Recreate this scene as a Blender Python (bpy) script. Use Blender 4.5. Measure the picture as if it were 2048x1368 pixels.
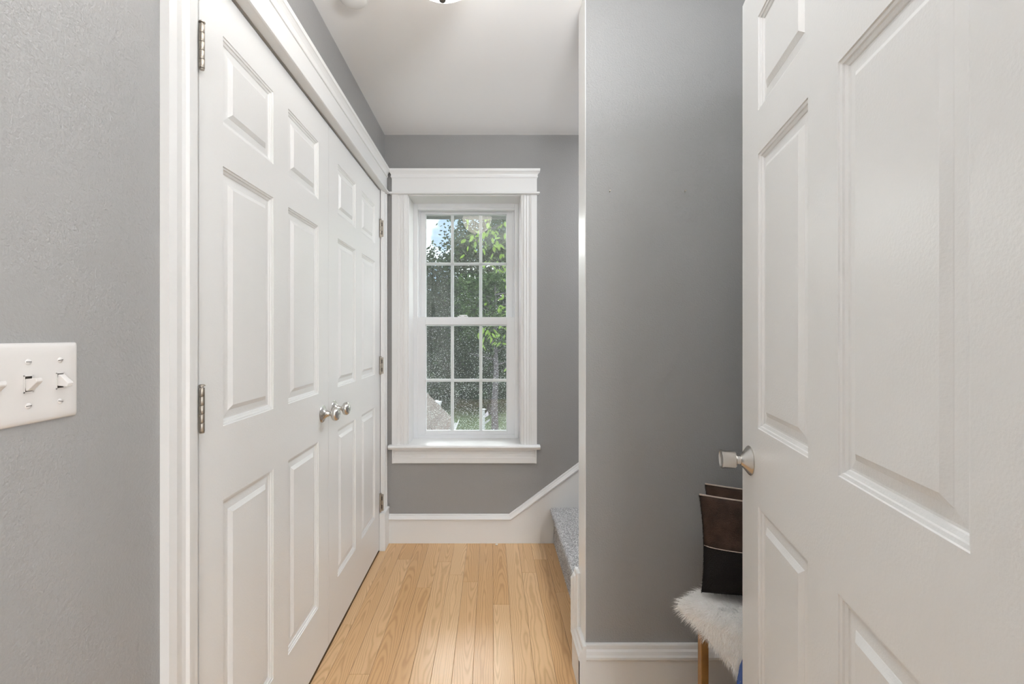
import bpy, bmesh, math, random
from mathutils import Vector, Matrix, noise
random.seed(7)
S = bpy.context.scene
for o in list(bpy.data.objects): bpy.data.objects.remove(o)
COL = S.collection

# ------------------------------------------------------------------ camera, light, exposure
EYE = 1.242                      # camera height over the oak floor
cam = bpy.data.cameras.new('camera'); camo = bpy.data.objects.new('camera', cam); COL.objects.link(camo)
cam.sensor_fit = 'HORIZONTAL'; cam.sensor_width = 36.0; cam.lens = 910 / 2048 * 36
cam.shift_x = 41 / 2048; cam.shift_y = -14 / 2048
cam.clip_start = 0.02; cam.clip_end = 200
camo.location = (0, 0, EYE); camo.rotation_euler = (math.pi / 2, 0, 0)
S.camera = camo
S.view_settings.view_transform = 'Standard'; S.view_settings.look = 'None'
S.view_settings.gamma = 1.0; S.view_settings.use_curve_mapping = False
S.view_settings.exposure = 0.13

w = bpy.data.worlds.new('sky'); S.world = w; w.use_nodes = True
nt = w.node_tree; nt.nodes.clear()
def wn(t, **k):
    n = nt.nodes.new(t)
    for a, b in k.items(): setattr(n, a, b)
    return n
tc = wn('ShaderNodeTexCoord'); nz = wn('ShaderNodeTexNoise'); nz.inputs['Scale'].default_value = 2.6
nz.inputs['Detail'].default_value = 5
rp = wn('ShaderNodeValToRGB'); rp.color_ramp.elements[0].position = .42; rp.color_ramp.elements[1].position = .62
rp.color_ramp.elements[0].color = (.045, .06, .08, 1); rp.color_ramp.elements[1].color = (1, 1, 1, 1)
bg = wn('ShaderNodeBackground'); bg.inputs['Strength'].default_value = 14.0
wo = wn('ShaderNodeOutputWorld')
nt.links.new(tc.outputs['Generated'], nz.inputs['Vector']); nt.links.new(nz.outputs['Fac'], rp.inputs['Fac'])
nt.links.new(rp.outputs['Color'], bg.inputs['Color']); nt.links.new(bg.outputs[0], wo.inputs[0])

def light(name, kind, loc, direction, power, color=(1, 1, 1), size=1, size_y=None, angle=None):
    l = bpy.data.lights.new(name, kind); o = bpy.data.objects.new(name, l); COL.objects.link(o)
    l.energy = power; l.color = color
    if kind == 'AREA':
        l.shape = 'RECTANGLE'; l.size = size; l.size_y = size_y or size
    if angle is not None: l.angle = angle
    o.location = loc; o.rotation_euler = Vector(direction).to_track_quat('-Z', 'Y').to_euler()
    return o
light('sun', 'SUN', (0, -3, 9), (-.62, .42, -.66), 3.2, (1, .95, .86), angle=math.radians(.6))
# two unseen fill lamps added behind the camera to brighten the hall
light('rear_fill', 'AREA', (.61, -2.95, 1.2), (-.02, 1, .02), 12, (.97, .985, 1), .50, 2.1)
light('side_fill', 'AREA', (2.53, -1.5, 1.45), (-1, .1, 0), 8, (.98, .985, 1), 1.6, 1.5)
# upward lamp added out of view, its ceiling bounce lifts the hall
light('ceiling_bounce_fill', 'AREA', (.32, .40, 2.06), (-.1, .12, 1), 37, (.93, .97, 1), .3, .3)
light('stairwell_fill', 'AREA', (1.15, 2.2, 2.41), (-.25, 0, -1), 26, (.93, .96, 1), .8, .7)  # lamp added under the stair ceiling for light taken to come from upstairs

# ------------------------------------------------------------------ materials
def mat(name, color, rough=.5, metal=0, bump=None, var=None, spec=.5, coat=0, emit=None, coord='Object'):
    """bump=(scale, strength, distance); var=(scale, amount) gentle noise in the base colour"""
    m = bpy.data.materials.new(name); m.use_nodes = True; t = m.node_tree; b = t.nodes['Principled BSDF']
    b.inputs['Base Color'].default_value = (*color, 1); b.inputs['Roughness'].default_value = rough
    b.inputs['Metallic'].default_value = metal; b.inputs['Specular IOR Level'].default_value = spec
    b.inputs['Coat Weight'].default_value = coat
    if emit: b.inputs['Emission Color'].default_value = (*emit[0], 1); b.inputs['Emission Strength'].default_value = emit[1]
    c = t.nodes.new('ShaderNodeTexCoord')
    if bump:
        n = t.nodes.new('ShaderNodeTexNoise'); n.inputs['Scale'].default_value = bump[0]; n.inputs['Detail'].default_value = 3
        u = t.nodes.new('ShaderNodeBump'); u.inputs['Strength'].default_value = bump[1]; u.inputs['Distance'].default_value = bump[2]
        t.links.new(c.outputs[coord], n.inputs['Vector']); t.links.new(n.outputs['Fac'], u.inputs['Height'])
        t.links.new(u.outputs['Normal'], b.inputs['Normal'])
    if var:
        n = t.nodes.new('ShaderNodeTexNoise'); n.inputs['Scale'].default_value = var[0]; n.inputs['Detail'].default_value = 4
        r = t.nodes.new('ShaderNodeValToRGB'); a = var[1]
        r.color_ramp.elements[0].position = .3; r.color_ramp.elements[1].position = .7
        r.color_ramp.elements[0].color = (*[x * (1 - a) for x in color], 1); r.color_ramp.elements[1].color = (*[min(1, x * (1 + a)) for x in color], 1)
        t.links.new(c.outputs[coord], n.inputs['Vector']); t.links.new(n.outputs['Fac'], r.inputs['Fac'])
        t.links.new(r.outputs['Color'], b.inputs['Base Color'])
    return m
M = {}
M['grey_paint'] = mat('grey_paint', (.300, .296, .290), .40, bump=(210, .45, .003), var=(3, .015))
M['ceiling_paint'] = mat('ceiling_paint', (.92, .92, .92), .85, bump=(180, .1, .001))
M['white_trim'] = mat('white_trim', (.80, .80, .79), .32, bump=(90, .06, .001))
M['door_paint'] = mat('door_paint', (.80, .80, .79), .33, bump=(230, .3, .0013))
M['vinyl'] = mat('vinyl', (.82, .83, .84), .35, bump=(40, .03, .001))
M['nickel'] = mat('nickel', (.62, .60, .57), .24, 1, bump=(500, .04, .0003))
M['hinge_metal'] = mat('hinge_metal', (.40, .36, .31), .38, 1, bump=(300, .1, .0003))
M['dark_metal'] = mat('dark_metal', (.12, .11, .10), .5, 1, bump=(300, .1, .0003))
M['plate_white'] = mat('plate_white', (.66, .64, .62), .13, bump=(14, .12, .003))
M['toggle'] = mat('toggle', (.66, .64, .62), .3, bump=(60, .03, .001))
M['oak_leg'] = mat('oak_leg', (.30, .15, .045), .4, bump=(60, .2, .001), var=(20, .2))
M['seat_wood'] = mat('seat_wood', (.40, .22, .09), .45, var=(14, .2))
M['fur_base'] = mat('fur_base', (.90, .88, .85), .9, bump=(150, .6, .004))
M['fur'] = mat('fur', (.97, .955, .93), .75, var=(30, .05))
M['brown_hide'] = mat('brown_hide', (.036, .019, .012), .7, bump=(420, .9, .004), var=(26, .45), spec=.2)
M['black_hide'] = mat('black_hide', (.0055, .004, .0035), .7, bump=(420, .9, .004), var=(26, .35), spec=.2)
M['tan_piping'] = mat('tan_piping', (.42, .34, .28), .6, bump=(200, .3, .001))
M['blue_cloth'] = mat('blue_cloth', (.045, .09, .27), .8, bump=(700, .4, .001), var=(12, .15))
M['lamp_glass'] = mat('lamp_glass', (.9, .86, .8), .3, emit=((1, .92, .84), 5.2), var=(4, .02))
M['detector'] = mat('detector', (.8, .8, .79), .5, bump=(50, .05, .001))
M['dark_closet'] = mat('dark_closet', (.3, .3, .3), .8, var=(3, .02))
M['shingle'] = mat('shingle', (.055, .044, .041), .9, bump=(160, .8, .004), var=(45, .35))
M['roof_under'] = mat('roof_under', (.07, .06, .06), .9, var=(30, .2))
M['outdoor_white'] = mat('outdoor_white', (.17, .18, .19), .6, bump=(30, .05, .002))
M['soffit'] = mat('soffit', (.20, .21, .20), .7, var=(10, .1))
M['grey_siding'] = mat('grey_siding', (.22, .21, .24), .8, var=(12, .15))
M['bark'] = mat('bark', (.030, .026, .032), .95, bump=(25, 1, .04), var=(9, .3))
M['grass'] = mat('grass', (.028, .05, .018), .95, bump=(30, 1, .05), var=(2.5, .35))
M['soil'] = mat('soil', (.06, .055, .05), .95, var=(3, .3))
M['chip'] = mat('chip', (.8, .77, .72), .6, var=(80, .1))
M['sub_floor'] = mat('sub_floor', (.20, .12, .06), .7, var=(8, .1))
M['rear_floor'] = mat('rear_floor', (.55, .36, .20), .45, var=(6, .1))

def leafmat(name, c0, c1, trans=.35):
    m = bpy.data.materials.new(name); m.use_nodes = True; t = m.node_tree; b = t.nodes['Principled BSDF']
    c = t.nodes.new('ShaderNodeTexCoord'); n = t.nodes.new('ShaderNodeTexNoise'); n.inputs['Scale'].default_value = 1.6; n.inputs['Detail'].default_value = 6
    g = t.nodes.new('ShaderNodeNewGeometry'); a = t.nodes.new('ShaderNodeMath'); a.operation = 'MULTIPLY_ADD'
    a.inputs[1].default_value = .5; r = t.nodes.new('ShaderNodeValToRGB')
    s = t.nodes.new('ShaderNodeMath'); s.operation = 'MULTIPLY'; s.inputs[1].default_value = .55
    r.color_ramp.elements[0].position = .25; r.color_ramp.elements[1].position = .85
    r.color_ramp.elements[0].color = (*c0, 1); r.color_ramp.elements[1].color = (*c1, 1)
    L = t.links
    L.new(c.outputs['Object'], n.inputs['Vector']); L.new(n.outputs['Fac'], s.inputs[0])
    L.new(g.outputs['Random Per Island'], a.inputs[0]); L.new(s.outputs[0], a.inputs[2]); L.new(a.outputs[0], r.inputs['Fac'])
    L.new(r.outputs['Color'], b.inputs['Base Color']); b.inputs['Roughness'].default_value = .6; b.inputs['Specular IOR Level'].default_value = .12
    tr = t.nodes.new('ShaderNodeBsdfTranslucent'); mx = t.nodes.new('ShaderNodeMixShader'); mx.inputs[0].default_value = trans
    L.new(r.outputs['Color'], tr.inputs['Color']); L.new(b.outputs[0], mx.inputs[1]); L.new(tr.outputs[0], mx.inputs[2])
    L.new(mx.outputs[0], t.nodes['Material Output'].inputs['Surface'])
    return m
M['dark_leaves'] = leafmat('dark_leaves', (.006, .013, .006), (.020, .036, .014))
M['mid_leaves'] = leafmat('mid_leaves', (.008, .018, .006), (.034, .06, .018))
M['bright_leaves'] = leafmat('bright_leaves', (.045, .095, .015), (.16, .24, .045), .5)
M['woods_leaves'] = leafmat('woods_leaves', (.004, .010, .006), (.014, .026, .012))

def glassmat():
    m = bpy.data.materials.new('window_glass'); m.use_nodes = True; t = m.node_tree; t.nodes.clear()
    tr = t.nodes.new('ShaderNodeBsdfTransparent'); tr.inputs['Color'].default_value = (.96, .98, .97, 1)
    gl = t.nodes.new('ShaderNodeBsdfGlossy'); gl.inputs['Roughness'].default_value = .01
    f = t.nodes.new('ShaderNodeFresnel'); f.inputs['IOR'].default_value = 1.5
    # faint drying marks in the pane
    mx = t.nodes.new('ShaderNodeMixShader'); o = t.nodes.new('ShaderNodeOutputMaterial')
    t.links.new(f.outputs[0], mx.inputs[0]); t.links.new(tr.outputs[0], mx.inputs[1]); t.links.new(gl.outputs[0], mx.inputs[2])
    t.links.new(mx.outputs[0], o.inputs['Surface']); return m
M['glass'] = glassmat()

def screenmat():
    """insect screen: mostly open mesh, with pollen and dried drops caught in it, fewer towards the top"""
    m = bpy.data.materials.new('insect_screen'); m.use_nodes = True; t = m.node_tree; t.nodes.clear(); L = t.links
    c = t.nodes.new('ShaderNodeTexCoord'); mp = t.nodes.new('ShaderNodeMapping'); mp.inputs['Scale'].default_value = (1, 1, 2.1)
    n1 = t.nodes.new('ShaderNodeTexNoise'); n1.inputs['Scale'].default_value = 112; n1.inputs['Detail'].default_value = 1.5
    n2 = t.nodes.new('ShaderNodeTexNoise'); n2.inputs['Scale'].default_value = 9; n2.inputs['Detail'].default_value = 2
    sx = t.nodes.new('ShaderNodeSeparateXYZ'); mr = t.nodes.new('ShaderNodeMapRange')
    mr.inputs['From Min'].default_value = .9; mr.inputs['From Max'].default_value = 2.0; mr.inputs['To Min'].default_value = .035; mr.inputs['To Max'].default_value = -.07
    a = t.nodes.new('ShaderNodeMath'); a.operation = 'ADD'; b = t.nodes.new('ShaderNodeMath'); b.operation = 'MULTIPLY_ADD'; b.inputs[1].default_value = .18
    r = t.nodes.new('ShaderNodeMapRange'); r.inputs['From Min'].default_value = .70; r.inputs['From Max'].default_value = .80
    r.inputs['To Min'].default_value = .09; r.inputs['To Max'].default_value = .8
    L.new(c.outputs['Object'], mp.inputs['Vector']); L.new(mp.outputs[0], n1.inputs['Vector']); L.new(c.outputs['Object'], n2.inputs['Vector'])
    L.new(c.outputs['Object'], sx.inputs[0]); L.new(sx.outputs['Z'], mr.inputs['Value'])
    L.new(n1.outputs['Fac'], a.inputs[0]); L.new(mr.outputs[0], a.inputs[1])
    L.new(n2.outputs['Fac'], b.inputs[0]); L.new(a.outputs[0], b.inputs[2]); L.new(b.outputs[0], r.inputs['Value'])
    tr = t.nodes.new('ShaderNodeBsdfTransparent'); d = t.nodes.new('ShaderNodeBsdfDiffuse'); d.inputs['Color'].default_value = (.5, .53, .52, 1)
    tl = t.nodes.new('ShaderNodeBsdfTranslucent'); tl.inputs['Color'].default_value = (.5, .53, .52, 1)
    md = t.nodes.new('ShaderNodeMixShader'); md.inputs[0].default_value = .5
    L.new(d.outputs[0], md.inputs[1]); L.new(tl.outputs[0], md.inputs[2])
    mx = t.nodes.new('ShaderNodeMixShader'); o = t.nodes.new('ShaderNodeOutputMaterial')
    L.new(r.outputs[0], mx.inputs[0]); L.new(tr.outputs[0], mx.inputs[1]); L.new(md.outputs[0], mx.inputs[2]); L.new(mx.outputs[0], o.inputs['Surface'])
    return m
M['screen'] = screenmat()

def plankmat():
    """oak strip: cathedral grain from tilted growth rings, own tone and offset for each board (object random)"""
    m = bpy.data.materials.new('oak_strip'); m.use_nodes = True; t = m.node_tree; L = t.links; bs = t.nodes['Principled BSDF']
    def N(ty): return t.nodes.new(ty)
    def mth(op, a, b=None, c=None):
        n = N('ShaderNodeMath'); n.operation = op
        for i, v in enumerate((a, b, c)):
            if v is None: continue
            if isinstance(v, (int, float)): n.inputs[i].default_value = v
            else: L.new(v, n.inputs[i])
        return n.outputs[0]
    tc = N('ShaderNodeTexCoord'); oi = N('ShaderNodeObjectInfo'); sp = N('ShaderNodeSeparateXYZ'); L.new(tc.outputs['Object'], sp.inputs[0])
    R = oi.outputs['Random']
    wn_ = N('ShaderNodeTexWhiteNoise'); wn_.noise_dimensions = '1D'; L.new(mth('MULTIPLY', R, 97.3), wn_.inputs['W'])
    sc = N('ShaderNodeSeparateColor'); L.new(wn_.outputs['Color'], sc.inputs[0])
    r1, r2, r3 = sc.outputs[0], sc.outputs[1], sc.outputs[2]
    off = N('ShaderNodeCombineXYZ'); L.new(mth('MULTIPLY', r1, 31), off.inputs[0]); L.new(mth('MULTIPLY', r2, 53), off.inputs[1])
    va = N('ShaderNodeVectorMath'); va.operation = 'ADD'; L.new(tc.outputs['Object'], va.inputs[0]); L.new(off.outputs[0], va.inputs[1])
    mp = N('ShaderNodeMapping'); mp.inputs['Scale'].default_value = (14, 3.2, 1); L.new(va.outputs[0], mp.inputs['Vector'])
    n1 = N('ShaderNodeTexNoise'); n1.inputs['Scale'].default_value = 1; n1.inputs['Detail'].default_value = 2.5; L.new(mp.outputs[0], n1.inputs['Vector'])
    x0 = mth('MULTIPLY_ADD', r2, .07, -.035)
    xx = mth('SUBTRACT', sp.outputs['X'], x0)
    h = mth('MULTIPLY_ADD', r3, .035, .006)
    rad = mth('SQRT', mth('ADD', mth('MULTIPLY', xx, xx), mth('MULTIPLY', h, h)))
    slope = mth('MULTIPLY_ADD', r1, .14, -.07)
    q = mth('ADD', rad, mth('MULTIPLY', sp.outputs['Y'], slope))
    q = mth('MULTIPLY_ADD', n1.outputs['Fac'], .030, q)
    ph = mth('MULTIPLY', q, 2 * math.pi * 150)
    wv = mth('MULTIPLY_ADD', mth('SINE', ph), .5, .5)
    wv = mth('POWER', wv, 2.4)
    mp2 = N('ShaderNodeMapping'); mp2.inputs['Scale'].default_value = (900, 22, 1); L.new(va.outputs[0], mp2.inputs['Vector'])
    n2 = N('ShaderNodeTexNoise'); n2.inputs['Scale'].default_value = 1; n2.inputs['Detail'].default_value = 1; L.new(mp2.outputs[0], n2.inputs['Vector'])
    pores = mth('MULTIPLY_ADD', n2.outputs['Fac'], .35, -.06)
    fac = mth('MULTIPLY_ADD', wv, .62, pores)
    mix = N('ShaderNodeMix'); mix.data_type = 'RGBA'; L.new(fac, mix.inputs['Factor'])
    ra = N('ShaderNodeValToRGB'); e = ra.color_ramp.elements
    e[0].color = (.65, .395, .185, 1); e[1].color = (.76, .515, .285, 1); e.new(.5).color = (.71, .455, .235, 1)
    rb = N('ShaderNodeValToRGB'); e = rb.color_ramp.elements
    e[0].color = (.45, .245, .10, 1); e[1].color = (.54, .33, .16, 1)
    L.new(R, ra.inputs['Fac']); L.new(R, rb.inputs['Fac']); L.new(ra.outputs[0], mix.inputs['A']); L.new(rb.outputs[0], mix.inputs['B'])
    L.new(mix.outputs['Result'], bs.inputs['Base Color']); bs.inputs['Roughness'].default_value = .33
    bs.inputs['Coat Weight'].default_value = .25; bs.inputs['Coat Roughness'].default_value = .25
    u = N('ShaderNodeBump'); u.inputs['Strength'].default_value = .12; u.inputs['Distance'].default_value = .0005
    L.new(n2.outputs['Fac'], u.inputs['Height']); L.new(u.outputs[0], bs.inputs['Normal'])
    return m
M['oak'] = plankmat()

def carpetmat():
    m = mat('carpet', (.42, .41, .41), .95, bump=(240, 1, .008)); t = m.node_tree; L = t.links
    c = t.nodes.new('ShaderNodeTexCoord'); n = t.nodes.new('ShaderNodeTexNoise'); n.inputs['Scale'].default_value = 210; n.inputs['Detail'].default_value = 3
    r = t.nodes.new('ShaderNodeValToRGB'); e = r.color_ramp.elements
    e[0].position = .34; e[0].color = (.24, .235, .235, 1); e[1].position = .56; e[1].color = (.85, .84, .84, 1)
    L.new(c.outputs['Object'], n.inputs['Vector']); L.new(n.outputs['Fac'], r.inputs['Fac']); L.new(r.outputs['Color'], t.nodes['Principled BSDF'].inputs['Base Color'])
    return m
M['carpet'] = carpetmat()
M['carpet_pile'] = mat('carpet_pile', (.66, .65, .65), .95, var=(230, .75))

# ------------------------------------------------------------------ mesh helpers
def link(name, me, m, parent=None, loc=None, smooth=False):
    o = bpy.data.objects.new(name, me); COL.objects.link(o)
    if m is not None: me.materials.append(M[m] if isinstance(m, str) else m)
    if parent is not None: o.parent = parent
    if loc is not None: o.location = loc
    if smooth:
        for p in me.polygons: p.use_smooth = True
    return o
def obj(name, bm, m, parent=None, loc=None, smooth=False, bevel=0, segs=2):
    bmesh.ops.recalc_face_normals(bm, faces=bm.faces)
    me = bpy.data.meshes.new(name); bm.to_mesh(me); bm.free()
    o = link(name, me, m, parent, loc, smooth)
    if bevel:
        b = o.modifiers.new('bevel', 'BEVEL'); b.width = bevel; b.segments = segs; b.limit_method = 'ANGLE'; b.angle_limit = math.radians(40)
    return o
def NB(): return bmesh.new()
def box(bm, x0, x1, y0, y1, z0, z1, mtx=None):
    v = [bm.verts.new((x, y, z)) for x in (x0, x1) for y in (y0, y1) for z in (z0, z1)]
    for f in ((0, 1, 3, 2), (4, 6, 7, 5), (0, 4, 5, 1), (2, 3, 7, 6), (0, 2, 6, 4), (1, 5, 7, 3)):
        bm.faces.new([v[i] for i in f])
    if mtx:
        for q in v: q.co = mtx @ q.co
    return bm
def prism(bm, pts, fn, a, b):
    """polygon pts (2D) extruded from a to b; fn(p, q, t) -> xyz"""
    A = [bm.verts.new(fn(p, q, a)) for p, q in pts]; B = [bm.verts.new(fn(p, q, b)) for p, q in pts]
    n = len(pts)
    for i in range(n): bm.faces.new([A[i], A[(i + 1) % n], B[(i + 1) % n], B[i]])
    bm.faces.new(A[::-1]); bm.faces.new(B)
    return bm
def sweep(bm, path, prof, fn):
    """profile (a across the path in its plane, b out of the plane) along a 2D path with mitres; fn(s, z, b)"""
    rings = []
    for i, P in enumerate(path):
        P = Vector(P); d0 = (P - Vector(path[i - 1])).normalized() if i else None
        d1 = (Vector(path[i + 1]) - P).normalized() if i < len(path) - 1 else None
        d0 = d0 or d1; d1 = d1 or d0
        n0 = Vector((-d0.y, d0.x)); n1 = Vector((-d1.y, d1.x)); n = (n0 + n1); n = n / max(.2, n.dot(n0))
        rings.append([bm.verts.new(fn(P.x + n.x * a, P.y + n.y * a, b)) for a, b in prof])
    k = len(prof)
    for r0, r1 in zip(rings, rings[1:]):
        for i in range(k): bm.faces.new([r0[i], r0[(i + 1) % k], r1[(i + 1) % k], r1[i]])
    bm.faces.new(rings[0][::-1]); bm.faces.new(rings[-1])
    return bm
def lathe(bm, prof, origin, axis, segs=28):
    """prof = (radius, distance along axis)"""
    q = Vector(axis).to_track_quat('Z', 'Y'); rings = []
    for r, d in prof:
        rings.append([bm.verts.new(Vector(origin) + q @ Vector((max(r, 1e-5) * math.cos(2 * math.pi * i / segs), max(r, 1e-5) * math.sin(2 * math.pi * i / segs), d))) for i in range(segs)])
    for r0, r1 in zip(rings, rings[1:]):
        for i in range(segs): bm.faces.new([r0[i], r0[(i + 1) % segs], r1[(i + 1) % segs], r1[i]])
    bm.faces.new(rings[0][::-1]); bm.faces.new(rings[-1])
    return bm
def empty(name, loc, label=None, cat=None, group=None, kind=None, rz=0):
    o = bpy.data.objects.new(name, None); COL.objects.link(o); o.location = loc; o.rotation_euler = (0, 0, rz); o.empty_display_size = .05
    tag(o, label, cat, group, kind); return o
def tag(o, label=None, cat=None, group=None, kind=None):
    if label: o['label'] = label
    if cat: o['category'] = cat
    if group: o['group'] = group
    if kind: o['kind'] = kind
    return o
def struct(o, label=None, cat='structure'): return tag(o, label, cat, kind='structure')
def autosm(o, deg=35):
    for p in o.data.polygons: p.use_smooth = True
    m = o.modifiers.new('es', 'EDGE_SPLIT'); m.split_angle = math.radians(deg)
    return o

# ------------------------------------------------------------------ the shell
WX = -.640; YB = 2.7245; CH = 2.44
WO = (-.50, .18, .588, 2.08)         # window opening x0 x1 z0 z1
# left wall with the closet opening
b = NB(); box(b, WX - .12, WX, -3, .985, 0, CH); box(b, WX - .12, WX, .985, 2.632, 2.085, CH); box(b, WX - .12, WX, 2.632, YB, 0, CH)
struct(obj('wall_left', b, 'grey_paint'), 'satin grey painted wall around the white double closet doors', 'wall')
# back wall with the window opening
b = NB(); Y2 = 2.93
box(b, -1.45, WO[0], YB, Y2, -.3, CH); box(b, WO[1], 2.1, YB, Y2, -.3, CH)
box(b, WO[0], WO[1], YB, Y2, -.3, WO[2] - .03); box(b, WO[0], WO[1], YB, Y2, WO[3], CH)
struct(obj('wall_back', b, 'grey_paint'), 'grey painted end wall that holds the sash window', 'wall')
b = NB(); box(b, .3285, 1.72, 1.584, 1.69, 0, CH)
struct(obj('wall_right', b, 'grey_paint'), 'darker grey wall face between the staircase and the open door', 'wall')
b = NB(); box(b, .3255, .3285, 1.5835, 1.7, .10, CH)
struct(obj('trim_8', b, 'white_trim', bevel=.001), 'narrow white painted end face of the grey wall', 'trim')
b = NB(); box(b, 1.62, 1.72, .32, 1.584, 0, CH)
struct(obj('wall_niche', b, 'grey_paint'), 'grey side wall of the niche behind the open door', 'wall')
b = NB(); box(b, .50, 2.66, .20, .32, 0, CH); box(b, .475, .50, .19, .33, 0, CH)
struct(obj('wall_doorway', b, 'grey_paint'), 'grey wall that carries the hinges of the open door', 'wall')
b = NB(); box(b, 2.0, 2.1, 1.69, YB, 0, CH)
struct(obj('wall_stair', b, 'grey_paint'), 'grey wall at the top of the carpeted staircase', 'wall')
b = NB()
box(b, WX - .12, .35, -3.1, -3, 0, CH); box(b, .87, 2.66, -3.1, -3, 0, CH); box(b, .35, .87, -3.1, -3, 0, .12); box(b, .35, .87, -3.1, -3, 2.28, CH)
struct(obj('wall_rear', b, 'grey_paint'), 'wall behind the camera with an opening for an added lamp', 'wall')
b = NB()
box(b, 2.56, 2.66, -3, -2.3, 0, CH); box(b, 2.56, 2.66, -.7, .2, 0, CH); box(b, 2.56, 2.66, -2.3, -.7, 0, .7); box(b, 2.56, 2.66, -2.3, -.7, 2.2, CH)
struct(obj('wall_side', b, 'grey_paint'), 'side wall of the room behind the camera with an opening for an added lamp', 'wall')
b = NB(); box(b, -1.45, 2.72, -3.1, Y2, CH, CH + .14)
struct(obj('ceiling', b, 'ceiling_paint'), 'flat white ceiling over the hallway', 'ceiling')
# closet interior
b = NB(); box(b, -1.45, -1.40, .7, YB, 0, CH); box(b, -1.40, WX - .12, .65, .70, 0, CH)
struct(obj('wall_closet', b, 'dark_closet'), 'inner walls of the closet behind the white doors', 'wall')

# floor: sub floor, near room floor and single oak strips
b = NB(); box(b, -1.45, 2.72, -3.1, Y2, -.06, -.0125)
floor = struct(obj('floor', b, 'sub_floor'), 'honey coloured oak strip floor running towards the window', 'floor')
b = NB(); box(b, WX, 2.56, -3, -.1, -.0125, 0); obj('floor_panel', b, 'rear_floor', floor)
PW = .0755; k0 = -9
np_ = 0
for k in range(k0, 14):
    x0 = .0072 + k * PW; y = -.1 - random.random() * .0; y1 = YB - .002
    if x0 > .98: break
    first = True
    while y < y1 - .01:
        ln = random.uniform(.75, 1.9) if not first else random.uniform(.35, 1.7)
        first = False
        e = min(y1, y + ln)
        if y1 - e < .12: e = y1
        xa = max(x0, WX - .005 if k == k0 else x0) ; xb = x0 + PW
        b = NB(); cx, cy = (xa + xb) / 2, (y + e) / 2; g = .00035; ch = .0007
        hw, hl = (xb - xa) / 2 - g, (e - y) / 2 - g
        lo = [b.verts.new((sx * hw, sy * hl, -.012)) for sx, sy in ((-1, -1), (1, -1), (1, 1), (-1, 1))]
        mi = [b.verts.new((sx * hw, sy * hl, -ch)) for sx, sy in ((-1, -1), (1, -1), (1, 1), (-1, 1))]
        hi = [b.verts.new((sx * (hw - ch), sy * (hl - ch), 0)) for sx, sy in ((-1, -1), (1, -1), (1, 1), (-1, 1))]
        for A, B in ((lo, mi), (mi, hi)):
            for i in range(4): b.faces.new([A[i], A[(i + 1) % 4], B[(i + 1) % 4], B[i]])
        b.faces.new(hi)
        obj('plank', b, 'oak', floor, (cx, cy, 0)); np_ += 1
        y = e
b = NB(); box(b, .990, 1.62, -.1, 1.69, -.0125, -.0002); obj('floor_panel', b, 'rear_floor', floor)

# ------------------------------------------------------------------ baseboards
BASE = [(0, 0), (0, .008), (-.004, .0105), (-.016, .0115), (-.022, .016), (-.032, .019), (-.038, .0225), (-.046, .0225), (-.052, .018), (-.052, 0)]
# back wall, with the skirt board that climbs along the stairs
sl = .741
path = [(-.612, .172), (.105, .172), (1.98, .172 + 1.875 * sl)]
fb = lambda s, z, o: (s, YB - o, z)
b = NB(); sweep(b, path, [(a * .62, o) for a, o in BASE], fb)
c = .0325
prism(b, [(-.612, 0), (1.98, 0), (1.98, .172 + 1.875 * sl - c * 1.24), (.105, .172 - c), (-.612, .172 - c)], lambda p, q, t: (p, t, q), YB - .013, YB)
struct(obj('baseboard_back', b, 'white_trim'), 'white baseboard under the window that rises into a stair skirt', 'baseboard')
# front face of the right wall
b = NB(); sweep(b, [(.3255, .172), (1.62, .172)], BASE, lambda s, z, o: (s, 1.584 - o, z))
box(b, .3035, 1.62, 1.568, 1.584, 0, .122)
struct(obj('baseboard_right', b, 'white_trim'), 'white moulded baseboard along the darker grey wall', 'baseboard')
# stepped return round the wall end
b = NB(); XE = .3255
BE = [(a, o * 1.22) for a, o in BASE]
sweep(b, [(1.5625, .172), (1.668, .172), (1.668, .368), (1.716, .368)], BE, lambda s, z, o: (XE - o, s, z))
prism(b, [(1.566, 0), (1.716, 0), (1.716, .325), (1.71, .33), (1.71, .12), (1.566, .12)], lambda p, q, t: (t, p, q), XE - .022, XE)
struct(obj('baseboard_end', b, 'white_trim'), 'stepped white baseboard return wrapping the end of the wall', 'baseboard')
b = NB(); sweep(b, [(-3, .172), (.878, .172)], BASE, lambda s, z, o: (WX + o, s, z)); box(b, WX, WX + .016, -3, .878, 0, .122)
struct(obj('baseboard_left', b, 'white_trim'), 'white baseboard under the light switch', 'baseboard')
b = NB(); sweep(b, [(.34, .172), (1.56, .172)], BASE, lambda s, z, o: (1.62 - o, s, z)); box(b, 1.604, 1.62, .34, 1.56, 0, .122)
struct(obj('baseboard_niche', b, 'white_trim'), 'white baseboard on the side wall of the niche', 'baseboard')

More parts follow.
